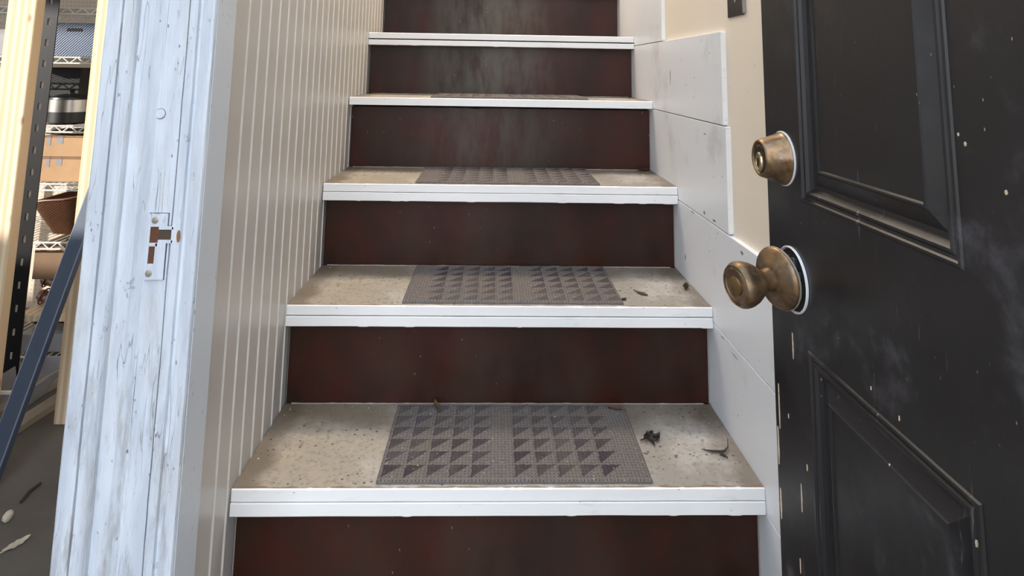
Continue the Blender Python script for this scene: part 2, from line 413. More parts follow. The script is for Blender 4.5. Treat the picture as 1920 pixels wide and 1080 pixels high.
# left stair wall of vertical beadboard: the beads are real ridges
prof = [(.93, NX)]
yy = 1.0345
while yy < 3.9:
    prof += [(yy-.0052, NX), (yy-.0044, NX-.0016), (yy-.0034, NX-.0014)]
    for k in range(7):
        a = math.pi*k/6; prof.append((yy - .0022*math.cos(a), NX - .0006 + .0024*math.sin(a)))
    prof += [(yy+.0036, NX-.0006), (yy+.0044, NX)]
    yy += .0486
prof.append((3.95, NX))
b = MB()
for (y, x) in prof: b.v += [(x, y, 0), (x, y, 2.75)]
for i in range(len(prof)-1): b.quad([2*i, 2*i+1, 2*i+3, 2*i+2], 1 if max(prof[i][1], prof[i+1][1]) > NX+.0002 else 0)
n0 = len(b.v); b.v += [(NX-.03, .93, 0), (NX-.03, .93, 2.75), (NX-.03, 3.95, 0), (NX-.03, 3.95, 2.75)]
b.quad([n0, n0+1, 1, 0]); b.quad([n0+2, n0+3, n0+1, n0]); b.quad([2*len(prof)-2, 2*len(prof)-1, n0+3, n0+2])
b.quad([2*q for q in range(len(prof))] + [n0+2, n0]); b.quad([2*q+1 for q in range(len(prof))] + [n0+3, n0+1])
o = tag(b.build('wall_left', [MT['bead'], MT['beadline']]), 'beige grey beadboard wall with vertical beads left of the stairs', 'wall', kind='structure')

# right wall: beige surface with grey white boards proud of it
wr = tag(MB().box(BX, .52, -.12, 4.0, 0, 2.75).build('wall_right', MT['beige']), 'beige wall right of the stairs lined with grey boards', 'wall', kind='structure')
S = [0.0, .3565, .5640, .7605, .9665, 1.1560, 2.74]
ys = [.77, .77, .77, 1.2235, 1.2365, 1.675]
for i in range(6):
    b = MB(); g = .0009
    b.box(PX, BX+.001, ys[i], 3.98, S[i]+(g if i else .001), S[i+1]-g)
    b.build('wall_board', MT['board'], wr, bevel=.0009)
for i in range(1, 6): MB().box(PX+.0045, BX+.0005, ys[i]+.004, 3.9, S[i]-.0012, S[i]+.0012).build('seam_gap', MT['darkhole'], wr)
# board ends coloured a brighter white for the light they catch
for i in (3, 4, 5):
    b = MB(); b.box(PX-.0006, BX+.0005, ys[i]-.0016, ys[i]+.0006, S[i]+.004, S[i+1]-.002)
    bb = b.build('board_end', MT['nosing'], wr, bevel=.0008); tag(bb, 'white board ends, coloured brighter for the light they catch')

# ------------------------------------------------------------------ the staircase
st = empty('staircase', (0, Y1-RUN, 0)); tag(st, 'straight wooden staircase with brown risers and chipped white treads', 'stairs')
riser_m = [m_riser('brown_riser_paint_' + c, d, s) for c, d, s in (('low', .10, 1), ('worn', .45, 4), ('dusty', .85, 9))]  # upper risers get more of the painted dust and sheen
NT_ = 12
for k in range(NT_):
    i = k - 1                        # i = 0 is the lowest tread in the photograph
    yf = Y1 + i*RUN; zt = Z1 + i*RISE; yb = yf + RUN + OV
    single = (i == 3)
    t1 = .0185 if not single else .0215
    # tread board: ragged front edge, strip by strip
    b = MB(); n = 140; x0, x1 = NX+.0024, PX-.0010
    for j in range(n+1):
        x = x0 + (x1-x0)*j/n
        c1 = max(0, noise.noise(Vector((x*22, i*7.3, 1.1))))*.0018 + (random.random() < .06)*.0012
        c2 = jit(.0003); c3 = max(0, noise.noise(Vector((x*16, i*5.1, 6))))*.0011
        b.v += [(x, yf+c3*.5, zt-t1), (x, yf, zt-t1+.0012+c2), (x, yf, zt-.0014-c1*.6), (x, yf+.0018+c1, zt), (x, yf+.05, zt), (x, yb, zt), (x, yb, zt-t1)]
        if j:
            a = 7*(j-1); d = 7*j
            for q, mi in ((0, 0), (1, 0), (2, 0), (3, 1), (4, 1), (5, 0)): b.quad([a+q, a+q+1, d+q+1, d+q], mi)
            b.quad([a+6, a, d, d+6], 0)
    b.quad([6, 5, 4, 3, 2, 1, 0]); e_ = 7*n; b.quad([e_+q for q in range(7)])
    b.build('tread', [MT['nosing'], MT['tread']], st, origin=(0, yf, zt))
    if not single:
        b = MB(); gap = {1: .0024, 4: .0042}.get(i, .0016)
        off = -.0016
        for j in range(n+1):
            x = x0-.0 + (x1-x0)*j/n
            c1 = max(0, noise.noise(Vector((x*14, i*3.3, 9))))*.0008
            c2 = noise.noise(Vector((x*9, i*2.3, 4)))*.0006 - (noise.noise(Vector((x*30, i*2.3, 2))) > .35)*.0009
            za = zt-t1-gap+noise.noise(Vector((x*7, i, 3)))*.0005; zb = zt-TH+c2
            b.v += [(x, yf+off, zb+.001), (x, yf+off, za-.001), (x, yf+off+.001+c1, za), (x, yf+OV+.004, za), (x, yf+OV+.004, zb), (x, yf+off+.001, zb)]
            if j:
                a = 6*(j-1); d = 6*j
                for q in range(6): b.quad([a+q, a+(q+1) % 6, d+(q+1) % 6, d+q])
        b.quad([5, 4, 3, 2, 1, 0]); e_ = 6*n; b.quad([e_+q for q in range(6)])
        b.build('nosing_strip', MT['nosing'], st, origin=(0, yf, zt))
    # riser below this tread
    zb0 = zt - RISE if k else 0.0; top = zt - (TH if not single else t1)
    rm = riser_m[0 if i < 3 else (1 if i < 4 else 2)]
    if i == 3: rm = riser_m[1]
    b = MB(); n = 60; rx0, rx1 = NX+.0042, PX-.0040
    topz = top - (.006 if single else .0005)
    for j in range(n+1):
        x = rx0 + (rx1-rx0)*j/n
        t = topz - (abs(noise.noise(Vector((x*20, i, 1))))*.004 if single else 0)
        b.v += [(x, yf+OV, zb0+.0015+max(0, noise.noise(Vector((x*18, i*3, 2))))*.0016), (x, yf+OV, t), (x, yf+OV+.012, t), (x, yf+OV+.012, zb0+.001)]
        if j:
            a = 4*(j-1); d = 4*j
            for q in range(4): b.quad([a+q, a+(q+1) % 4, d+(q+1) % 4, d+q])
    b.quad([3, 2, 1, 0]); e_ = 4*n; b.quad([e_+q for q in range(4)])
    b.build('riser', rm, st, origin=(0, yf+OV, zb0))
    MB().box(NX+.0024, NX+.0060, yf+OV+.003, yf+OV+.011, zb0+.0005, top-.0005).build('edge_caulk', MT['caulk'], st)
    MB().box(PX-.0060, PX-.0005, yf+OV+.003, yf+OV+.011, zb0+.0005, top-.0005).build('edge_caulk', MT['caulk'], st)
    if single:
        MB().box(NX+.0062, PX-.0062, yf+OV+.0125, yf+OV+.016, top-.03, top-.0003).build('gap_shade', MT['darkhole'], st)  # dark strip put in for the shade in the gap under this tread
    if 0 <= i < 4:      # ragged caulk bead at the foot of the next riser
        b = MB(); pts = []
        for j in range(70):
            x = -.42 + .84*j/69; pts.append((x, yb-.0006, zt+.0004+abs(noise.noise(Vector((x*25, i*2.7, 0))))*.0014))
        b.tube(pts, [.0009+abs(noise.noise(Vector((p[0]*40, i, 5))))*.0014 for p in pts], 6)
        b.build('foot_caulk', MT['caulk'], st)

# ------------------------------------------------------------------ tread mats
mats = [(-.204, 0, 0, 'grey carpet tread mat with dark triangles on the lowest visible step', .0),
        (-.203, 1, 1, 'grey triangle-patterned tread mat on the second visible step, beside a flat brown leaf', .0),
        (-.212, 2, 1, 'worn grey tread mat on the third visible step, seen at a low angle', .0),
        (-.205, 3, 0, 'mat seen only as a thin dark strip on the fourth visible step', .0)]
MW, MD, MH = .456, .234, .0055
for (mx, i, flip, lab, rz) in mats:
    yf = Y1 + i*RUN; zt = Z1 + i*RISE
    b = MB(); nx, ny = 96, 48
    def P(j, k, top):
        u, v = j/nx, k/ny
        ex = noise.noise(Vector((u*14, i*4.0, v*9)))*.0016; ey = noise.noise(Vector((v*13, i*5.0, u*8)))*.0014
        x = u*MW + (ex if j in (0, nx) else 0) + (-.0 if top else 0); y = v*MD + (ey if k in (0, ny) else 0)
        z = 0 if not top else MH + noise.noise(Vector((x*30, y*30, i)))*.0006 + random.uniform(-.0003, .0003)
        if top and (j in (0, nx) or k in (0, ny)): z = MH*.62
        return (x, y, z)
    for k in range(ny+1):
        for j in range(nx+1): b.v.append(P(j, k, True))
    for k in range(ny):
        for j in range(nx):
            a = k*(nx+1)+j; b.quad([a, a+1, a+nx+2, a+nx+1])
    ring = [(j, 0) for j in range(nx)] + [(nx, k) for k in range(ny)] + [(j, ny) for j in range(nx, 0, -1)] + [(0, k) for k in range(ny, 0, -1)]
    base = len(b.v)
    for (j, k) in ring:
        v = b.v[k*(nx+1)+j]; b.v.append((v[0], v[1], 0))
    for q in range(len(ring)):
        j, k = ring[q]; j2, k2 = ring[(q+1) % len(ring)]
        b.quad([k*(nx+1)+j, base+q, base+(q+1) % len(ring), k2*(nx+1)+j2])
    b.quad([base+q for q in range(len(ring))][::-1])
    o = b.build('stair_tread_mat', MT['mat'], smooth=True)
    if flip: o.rotation_euler.z = math.pi; o.location = (mx+MW, yf+.0105+MD, zt+.0004)
    else: o.location = (mx, yf+.0105, zt+.0004)
    tag(o, lab, 'mat', 'carpet mats on the stair treads')

# ------------------------------------------------------------------ left door frame (strike side)
FZ0, FZ1 = 0.0, 2.74
fp = [(-.5560, .900), (-.5560, .853), (-.5540, .8515), (-.5352, .8515), (-.5346, .8580), (-.5334, .8580), (-.5320, .8510), (-.5175, .8510),
      (-.5165, .8470), (-.5140, .8465), (-.5125, .8500), (-.5120, .8560), (-.4935, .8570), (-.4900, .8610), (-.4835, .8680), (-.4815, .8680),
      (-.4525, .8675), (-.4517, .8760), (-.4503, .8760), (-.4495, .8650), (-.4385, .8650), (-.4370, .8690), (-.4315, .8700), (-.4300, .8640),
      (-.4180, .8620), (-.4150, .8635), (-.4140, .8665)]
side = [(-.4140, .895), (-.4142, .9300)]
fr = empty('trim_1', (-.485, .88, 0)); tag(fr, 'weathered blue white door frame left of the stairs with strike plate', 'door frame', kind='structure')
def sweep(prof, dark, name, m, close_pt=None, parent=None, jz=.0007):
    b = MB(); nz = 110; npf = len(prof)
    for k in range(nz+1):
        z = FZ0 + (FZ1-FZ0)*k/nz
        for q, (x, y) in enumerate(prof):
            dx = noise.noise(Vector((q*3.7, z*9, 0)))*jz + noise.noise(Vector((q*1.7, z*45, 5)))*jz*.7
            dy = noise.noise(Vector((q*2.1, z*11, 7)))*jz*.8
            if q in (0, npf-1): dx = dy = 0
            b.v.append((x+dx, y+dy, z))
    for k in range(nz):
        for q in range(npf-1):
            a = k*npf+q; b.quad([a, a+1, a+npf+1, a+npf])
    if close_pt:
        for k in range(nz): b.quad([k*npf+npf-1, k*npf, (k+1)*npf, (k+1)*npf+npf-1])
        b.quad([q for q in range(npf)]); b.quad([nz*npf+q for q in range(npf)][::-1])
    return b.build(name, m, parent)
sweep(fp[:16]+[(-.4815, .8990), ], 0, 'casing', MT['frame'], True, fr)
sweep([(-.4814, .8990), (-.4814, .8682)]+fp[16:18]+[(-.4503, .8762), (-.4503, .8990)], 0, 'jamb', MT['frame'], True, fr)
sweep([(-.4502, .8990), (-.4502, .8762)]+fp[19:]+[(-.4140, .8990)], 0, 'door_stop', MT['frame'], True, fr)
b = MB(); b.box(-.556, -.4142, .8992, .930, 0, FZ1); ob = b.build('frame_return', MT['fside'], fr, bevel=.001)
b = MB(); b.box(-.4141, -.4132, .8700, .9300, 0, FZ1); b.build('side_face', MT['fside'], fr)
# round plug
mm = Matrix.Translation((-.4795, .8675, 1.003)) @ Matrix.Rotation(R(90), 4, 'X')
b = MB(); b.lathe([(.0066, -.002), (.0066, .0006), (.0061, .0012), (.0056, .0006), (.0052, .0010), (.0005, .0012)], 32, mm); b.build('plug', MT['frame'], fr, smooth=True)
b = MB(); b.lathe([(.0072, -.001), (.0072, .0004), (.0064, .0004)], 32, mm); b.build('plug_ring', simple('grey_grime', (110, 108, 106), .8), fr)
# strike plate: grid with openings
sx = [-.4815, -.4785, -.4672, -.4660, -.4560, -.4480]
sp_ = empty('strike_plate', Vector((-.468, .8655, .83)) - parent_loc(fr)); sp_.parent = fr; sp_['label'] = 'painted strike plate with rusty latch openings'
def rects(lst, y0, y1):
    b = MB()
    for (xa, xb, za, zb) in lst: b.box(xa, xb, y0, y1, za, zb)
    return b
plate = [(-.4810, -.4780, .7880, .8720), (-.4780, -.4670, .8550, .8720), (-.4780, -.4670, .8300, .8345), (-.4780, -.4700, .7880, .8080), (-.4700, -.4670, .7880, .8345), (-.4670, -.4560, .8555, .8720), (-.4670, -.4562, .7880, .8345),
         (-.4670, -.4475, .8340, .8385), (-.4670, -.4475, .8515, .8560), (-.4500, -.4465, .8345, .8555)]
rects([(-.4817, -.4555, .7873, .8727), (-.4560, -.4460, .8338, .8563)], .8672, .8676).build('paint_crack', MT['darkhole'], sp_)
o = rects(plate, .8648, .8672).build('plate', MT['frame'], sp_, bevel=.0004)
o = rects([(-.4780, -.4668, .8345, .8552)], .8662, .8669).build('latch_hole', MT['rust'], sp_)
o = rects([(-.4668, -.4500, .8384, .8516)], .8658, .8668).build('latch_slot', simple('dark_rusty_slot', (76, 62, 48), .7), sp_)
o = rects([(-.4780, -.4700, .8082, .8298)], .8662, .8669).build('bolt_hole', MT['rust'], sp_)
for (x, z) in ((-.4725, .8635), (-.4752, .7960)):
    mm = Matrix.Translation((x, .8648, z)) @ Matrix.Rotation(R(90), 4, 'X')
    b = MB(); b.lathe([(.0044, -.0005), (.0044, .0005), (.0030, .0012), (.0003, .0013)], 24, mm)
    b.box(x-.003, x+.003, .8633, .8637, z-.0005, z+.0005); b.build('screw', MT['screw'], sp_, smooth=True)
b = MB(); b.lathe([(.0042, 0), (.0036, .0007), (.0003, .0009)], 20, Matrix.Translation((-.4400, .8645, .8435)) @ Matrix.Diagonal((.62, 1, 1.9, 1)) @ Matrix.Rotation(R(90), 4, 'X'))
b.build('rust_spot', simple('rust_orange', (158, 110, 72), .8, 0, .3, 300), fr)

# ------------------------------------------------------------------ the black panel door, standing open along the right wall
DX, DT, DY0, DY1, DZ0, DZ1 = .309, .038, .0, .757, .012, 2.02
door = empty('door_1', (DX+DT/2, 0.0, DZ0)); tag(door, 'open black panel door with worn brass hardware at the right', 'door', kind='structure')
cols = [(.086, .315), (.444, .6735)]
rows = [(.24, .7850), (.9345, 1.62), (1.73, 1.91)]
def door_mesh():
    b = MB()
    ysp = [DY0, cols[0][0], cols[0][1], cols[1][0], cols[1][1], DY1]; zsp = [DZ0, .24, .785, .9345, 1.62, 1.73, 1.91, DZ1]
    cells = set()
    for a in cols:
        for r_ in rows: cells.add((round(a[0], 4), round(r_[0], 4)))
    # panel section: (inset, depth) seen from the face; positive depth = into the door
    sec = [(0, 0), (.0012, -.0016), (.0036, -.0018), (.0052, .0006), (.0074, .0012), (.0090, -.0006), (.0116, -.0008), (.0135, .0022), (.0165, .0056),
           (.0205, .0062), (.0340, .0006), (.0352, -.0006), (.0372, -.0006), (.0388, .0010), (.045, .0010)]
    for face, sgn, X in ((0, 1, DX), (1, -1, DX+DT)):
        for iy in range(5):
            for iz in range(7):
                ya, yb_, za, zb = ysp[iy], ysp[iy+1], zsp[iz], zsp[iz+1]
                if (round(ya, 4), round(za, 4)) in cells:
                    prev = None
                    for (s_, d) in sec:
                        base = len(b.v)
                        for (y, z) in ((ya+s_, za+s_), (yb_-s_, za+s_), (yb_-s_, zb-s_), (ya+s_, zb-s_)): b.v.append((X+sgn*d, y, z))
                        if prev is not None:
                            for q in range(4): b.quad([prev+q, prev+(q+1) % 4, base+(q+1) % 4, base+q])
                        prev = base
                    b.quad([prev+q for q in range(4)])
                else:
                    base = len(b.v)
                    b.v += [(X, ya, za), (X, yb_, za), (X, yb_, zb), (X, ya, zb)]; b.quad([base+q for q in range(4)])
    # edges
    base = len(b.v)
    for X in (DX, DX+DT):
        b.v += [(X, DY0, DZ0), (X, DY1, DZ0), (X, DY1, DZ1), (X, DY0, DZ1)]
    for q in range(4): b.quad([base+q, base+(q+1) % 4, base+4+(q+1) % 4, base+4+q])
    return b
door_mesh().build('door_slab', MT['door'], door)
for z in (.25, 1.05, 1.80):
    b = MB(); b.tube([(DX+DT+.006, -.004, z-.045), (DX+DT+.006, -.004, z+.045)], .006, 12); b.box(DX+.004, DX+DT+.003, -.0022, -.0002, z-.044, z+.044)
    b.build('hinge', MT['darkmetal'], door)
AX = Matrix.Rotation(R(-90), 4, 'Y')       # local +z -> world -x
# deadbolt
dbp = (DX, .7135, .9745)
db = empty('deadbolt', Vector(dbp) - parent_loc(door)); db.parent = door; db['label'] = 'tarnished brass deadbolt cylinder'
m4 = Matrix.Translation(dbp) @ AX
MB().lathe([(.0306, -.0005), (.0306, .0012), (.0296, .0018)], 48, m4).build('paint_ring', MT['white'], db, smooth=True)
MB().lathe([(.0294, .0005), (.0294, .0030), (.0284, .0046), (.0276, .0060), (.0234, .0185), (.0212, .0255), (.0205, .0275), (.0192, .0285), (.0178, .0280), (.0172, .0262), (.0165, .0262)], 56, m4).build('collar', MT['brass'], db, smooth=True)
MB().lathe([(.0166, .0255), (.0166, .0264), (.0120, .0266)], 48, m4).build('dark_recess', MT['darkhole'], db)
m5 = Matrix.Translation((DX, .7135, .9700)) @ AX @ Matrix.Diagonal((1.0, .72, 1, 1))
MB().lathe([(.0112, .0262), (.0112, .0282), (.0100, .0294), (.0080, .0296), (.0075, .0290), (.0004, .0290)], 40, m5).build('key_cylinder', simple('pale_brass', (200, 180, 140), .3, .9, .1, 200), db, smooth=True)
MB().box(DX-.0304, DX-.0288, .7129, .7141, .9655, .9745).build('keyhole', MT['darkhole'], db)
b = MB()
for k in range(7):
    a = R(60+k*10); y = .7135+.0140*math.cos(a); z = .9745+.0140*math.sin(a); b.box(DX-.0272, DX-.0266, y-.0009, y+.0009, z-.0014, z+.0014)
b.build('worn_lettering', simple('brass_mark', (150, 112, 70), .4, .8), db)
# knob, its rosette pulled off the door
kp = Vector((DX, .7010, .8465))
kn = empty('doorknob', kp - parent_loc(door)); kn.parent = door; kn['label'] = 'loose tarnished brass doorknob with a gap behind its rosette'
m4 = Matrix.Translation(kp) @ AX
MB().lathe([(.0318, -.0004), (.0343, .0004), (.0343, .0022), (.0333, .0030), (.0324, .0022), (.0318, .0006)], 56, m4).build('paint_ring', MT['white'], kn, smooth=True)
MB().lathe([(.0320, .0002), (.0320, .0008), (.0001, .0009)], 48, m4).build('bore_hole', MT['darkhole'], kn)
b = MB()
rng = random.Random(3)
for k in range(9):
    a = R(-150+k*38); y = kp.y + .021*math.cos(a); z = kp.z + .022*math.sin(a); s_ = rng.uniform(.003, .006)
    b.box(DX-.005, DX-.0005, y-s_*.6, y+s_*.6, z-s_, z+s_)
b.build('lock_parts', MT['lockmetal'], kn, bevel=.0008)
tilt = Matrix.Rotation(R(17), 4, 'Z') @ Matrix.Rotation(R(-3), 4, 'Y')
m5 = Matrix.Translation(kp + Vector((-.0145, .004, .0000))) @ tilt @ AX
MB().lathe([(.0305, .0000), (.0324, .0004), (.0324, .0022), (.0314, .0040), (.0275, .0068), (.0180, .0105), (.0150, .0130), (.0001, .0135)], 56, m5).build('rosette', MT['brass'], kn, smooth=True)
MB().lathe([(.0329, -.0006), (.0329, .0010), (.0318, .0014)], 56, m5).build('rosette_rim', simple('pale_rim', (196, 186, 170), .4, .5, .2, 200), kn, smooth=True)
MB().lathe([(.0130, .0105), (.0122, .0160), (.0110, .0200), (.0114, .0235), (.0140, .0275), (.0178, .0325), (.0210, .0385), (.0230, .0450), (.0236, .0500), (.0230, .0535), (.0216, .0558), (.0205, .0575), (.0192, .0568), (.0184, .0575), (.0160, .0580), (.0150, .0570), (.0001, .0568)], 56, m5).build('knob', MT['brass'], kn, smooth=True)
MB().lathe([(.0098, .0566), (.0098, .0580), (.0085, .0586), (.0002, .0586)], 32, m5).build('keyway_disc', simple('worn_brass_disc', (150, 124, 84), .35, .9, .2, 200), kn, smooth=True)
# paint chips on the door showing bare wood
def chip(y, z, w_, h_, m, name='paint_chip', seed=0):
    b = MB(); rg = random.Random(seed+int(y*1e4)+int(z*1e4)); n = 14; X = DX-.0006
    pts = []
    for k in range(n):
        t = k/(n-1); hw = w_*.5*math.sin(math.pi*min(.97, max(.03, t)))**.6*rg.uniform(.45, 1.1); pts.append((y-hw, y+hw*rg.uniform(.6, 1.1), z+h_*(t-.5)))
    for (a, c, zz) in pts: b.v += [(X, a, zz), (X, c, zz), (X+.0010, a-.0003, zz), (X+.0010, c+.0003, zz)]
    for k in range(n-1):
        p = 4*k; q = p+4
        b.quad([p, p+1, q+1, q]); b.quad([p+2, p, q, q+2]); b.quad([p+1, p+3, q+3, q+1])
    b.build(name, m, door)
def edge_pt(u, v): pass
chips = [(.7475, .694, .004, .060), (.7530, .650, .007, .050), (.7520, .590, .006, .040), (.708, .7750, .0035, .034), (.7020, .6270, .0032, .034), (.6870, .6650, .003, .008),
         (.6640, .6270, .0028, .010), (.4520, .7560, .003, .006), (.4340, 1.0230, .004, .004), (.4400, 1.0290, .003, .003), (.4020, .9960, .004, .004), (.7110, .5560, .0022, .018),
         (.5650, .8000, .002, .004), (.5280, .7950, .002, .005), (.7250, .6950, .002, .006), (.5450, .7500, .002, .004), (.4690, .6740, .004, .008), (.6130, .6100, .0018, .010)]
for k, c in enumerate(chips): chip(c[0], c[1], c[2]*.62, c[3]*.8, MT['barewood'], seed=k)

for (y, z, w_, h_) in ((1.30, .7700, .020, .004), (1.36, .7720, .010, .007), (1.44, .7560, .026, .0025), (1.27, .5560, .018, .002), (1.21, .5480, .030, .0015), (1.345, .9400, .016, .0025), (1.60, 1.06, .004, .040), (1.16, .745, .012, .006), (1.50, .640, .005, .012)):
    rg = random.Random(int(y*1000)); b = MB(); n = 10
    for k in range(n+1):
        t_ = k/n; hh = h_*.5*math.sin(math.pi*min(.95, max(.05, t_)))*rg.uniform(.5, 1.2); yy_ = y+w_*(t_-.5); zz = z+rg.uniform(-.2, .2)*h_
        b.v += [(PX-.0004, yy_, zz-hh), (PX-.0004, yy_, zz+hh), (PX+.0005, yy_, zz-hh), (PX+.0005, yy_, zz+hh)]
        if k:
            a = 4*(k-1); d = 4*k; b.quad([a, a+1, d+1, d]); b.quad([a+1, a+3, d+3, d+1]); b.quad([a+2, a, d, d+2])
    b.build('scuff_mark', MT['scuff'], wr)

# dark plate on the beige wall
pt = empty('metal_plate', (BX, 1.175, 1.22)); tag(pt, 'dark metal plate screwed on the beige wall above the deadbolt', 'metal plate')
MB().box(BX-.0025, BX-.0002, 1.137, 1.214, 1.181, 1.275).build('plate', MT['darkmetal'], pt, bevel=.0006)
MB().box(BX-.0040, BX-.0002, 1.128, 1.1365, 1.183, 1.275).build('plate_edge', MT['caulk'], pt, bevel=.0006)
MB().lathe([(.0030, -.0002), (.0024, .0008), (.0003, .0009)], 20, Matrix.Translation((BX-.0025, 1.175, 1.2100)) @ AX).build('screw', MT['screw'], pt, smooth=True)

# ------------------------------------------------------------------ garage side: studs, bar, post, shelves
def stud(x0, x1, y0, y1, z1, lab):
    o = MB().box(x0, x1, y0, y1, 0, z1).build('wall_stud', MT['pine'], origin=((x0+x1)/2, (y0+y1)/2, 0), bevel=.003); tag(o, lab, 'wooden post', 'pine studs beside the shelves')
stud(-1.545, -1.456, 1.95, 1.988, 2.749, 'thick sunlit pine stud at the far left, in front of the shelves')
stud(-1.317, -1.225, 2.02, 2.058, 2.749, 'pine stud half hidden by the blue white door frame')
# blue bar leaning on the stud
b = MB(); p0 = Vector((-1.266, 1.715, .024)); p1 = Vector((-1.215, 1.985, .760)); d = (p1-p0).normalized()
a = Vector((1, 0, 0)); a = (a - d*a.dot(d)).normalized(); c = d.cross(a)
for p in (p0, p1):
    for (u, v) in ((-1, -1), (1, -1), (1, 1), (-1, 1)): b.v.append(tuple(p + a*u*.023 + c*v*.012))
for q in range(4): b.quad([q, (q+1) % 4, 4+(q+1) % 4, 4+q])
b.quad([3, 2, 1, 0]); b.quad([4, 5, 6, 7])
tag(b.build('steel_bar', MT['bluebar'], bevel=.004, origin=p0), 'blue grey flat steel bar leaning against the pine stud', 'metal bar')
# black slotted post
b = MB(); yp0 = 2.25; bx0, bx1 = -1.650, -1.598
holes = [h_ for h_ in [.08+.075*k for k in range(17)]]
b = MB(); zc = 0.0
for h_ in holes:
    b.box(bx0, bx1, yp0, yp0+.004, zc, h_); b.box(bx0, bx0+.018, yp0, yp0+.004, h_, h_+.024); b.box(bx0+.028, bx1, yp0, yp0+.004, h_, h_+.024); zc = h_+.024
b.box(bx0, bx1, yp0, yp0+.004, zc, 1.50); b.box(bx0, bx0+.004, yp0+.004, yp0+.045, 0, 1.50)
o = tag(b.build('slotted_post', MT['blacksteel'], origin=((bx0+bx1)/2, yp0, 0)), 'black slotted steel post standing in front of the wire shelves', 'metal post')
for h_ in holes: MB().box(bx0+.0175, bx0+.0285, yp0+.0042, yp0+.0055, h_-.001, h_+.025).build('slot_insert', MT['wire'], o)
# wire shelf unit
SC = .904; YS = 2.35
def sx_(x): return -.0253 + (x+.0253)*SC
def sz_(z): return CAM_Z + (z-CAM_Z)*SC
XS0, XS1 = -2.30, -1.30
wr_ = empty('wire_shelf', (-1.8, YS+.2, 0)); tag(wr_, 'white wire shelving unit loaded with boxes behind the pine studs', 'shelf unit')
levels = [sz_(1.298), sz_(1.094), sz_(.816), sz_(.587), sz_(.362), .045]
for z in levels:
    b = MB()
    for y in (YS, YS+.40):
        b.tube([(XS0, y, z), (XS1, y, z)], .0032, 8); b.tube([(XS0, y, z-.022), (XS1, y, z-.022)], .0032, 8)
        n = 36
        for k in range(n):
            xa = XS0+(XS1-XS0)*k/n; xb = XS0+(XS1-XS0)*(k+1)/n
            b.tube([(xa, y, z-.022 if k % 2 else z), (xb, y, z if k % 2 else z-.022)], .0022, 6)
    for k in range(41): x = XS0+(XS1-XS0)*k/40; b.tube([(x, YS, z+.001), (x, YS+.40, z+.001)], .0016, 5)
    b.build('wire_deck', MT['wire'], wr_)
for x in (XS0, XS1, -1.700):
    for y in ((YS+.006, YS+.394) if x != -1.700 else (YS+.394,)):
        b = MB(); b.tube([(x, y, 0), (x, y, 1.52)], .011, 12); b.build('post', MT['wire'], wr_)
# --- things on the shelves
def boxthing(name, x0, x1, y0, y1, z0, z1, m, lab, cat, taper=0.0, wall=.006, lid=False, group=None):
    """open or lidded tub with wall thickness"""
    t = empty(name, ((x0+x1)/2, (y0+y1)/2, z0)); tag(t, lab, cat, group)
    b = MB(); 
    def ring(e, z): return [(x0+e, y0+e, z), (x1-e, y0+e, z), (x1-e, y1-e, z), (x0+e, y1-e, z)]
    ls = [ring(taper, z0), ring(0, z1)]
    if lid: 
        for l in ls: b.v += l
        b.quad([3, 2, 1, 0]); b.quad([4, 5, 6, 7])
        for q in range(4): b.quad([q, (q+1) % 4, 4+(q+1) % 4, 4+q])
    else:
        ls += [ring(wall, z1), ring(taper+wall, z0+wall)]
        for l in ls: b.v += l
        b.quad([3, 2, 1, 0]); b.quad([12, 13, 14, 15])
        for k in range(3):
            for q in range(4): b.quad([4*k+q, 4*k+(q+1) % 4, 4*k+4+(q+1) % 4, 4*k+4+q])
    b.build('body', m, t, bevel=.003)
    return t
L1, L2, L3, L4, L5, L6 = [z+.0035 for z in levels]
bb_ = boxthing('storage_box', sx_(-1.845)-.016, sx_(-1.690)-.012, YS+.03, YS+.28, L2, sz_(1.238), MT['bluebox'], 'blue woven plastic file box with a dark handle slot', 'storage box', wall=.003)
MB().box(sx_(-1.805)-.014, sx_(-1.742)-.014, YS+.0285, YS+.0300, sz_(1.203), sz_(1.216)).build('handle_slot', MT['darkhole'], bb_, bevel=.002)
# brown perforated object standing in the blue box
b = MB(); xa, xb, za, zb = sx_(-1.762), sx_(-1.692), L2+.01, sz_(1.288)
hs = [(xa+.018+.022*(k % 3), zb-.016-.020*(k//3)) for k in range(6)]
b.box(xa, xb, YS+.20, YS+.215, za, zb-.046)
xs = [xa, xa+.014, xa+.022, xa+.036, xa+.044, xa+.056, xb]
b.box(xa, xb, YS+.20, YS+.215, zb-.046, zb-.040); b.box(xa, xb, YS+.20, YS+.215, zb-.032, zb-.022); b.box(xa, xb, YS+.20, YS+.215, zb-.012, zb)
for r0 in (zb-.040, zb-.022):
    for k in (0, 2, 4): b.box(xs[k], xs[k+1], YS+.20, YS+.215, r0, r0+.010)
tag(b.build('perforated_board', MT['leather'], origin=((xa+xb)/2, YS+.2, za)), 'brown board with round holes sticking out of the blue box', 'board')
boxthing('storage_box', -1.860, -1.690, YS+.20, YS+.34, L3, 1.052, MT['blackplastic'], 'tall black plastic box behind the steel-banded pot', 'storage box', lid=True)
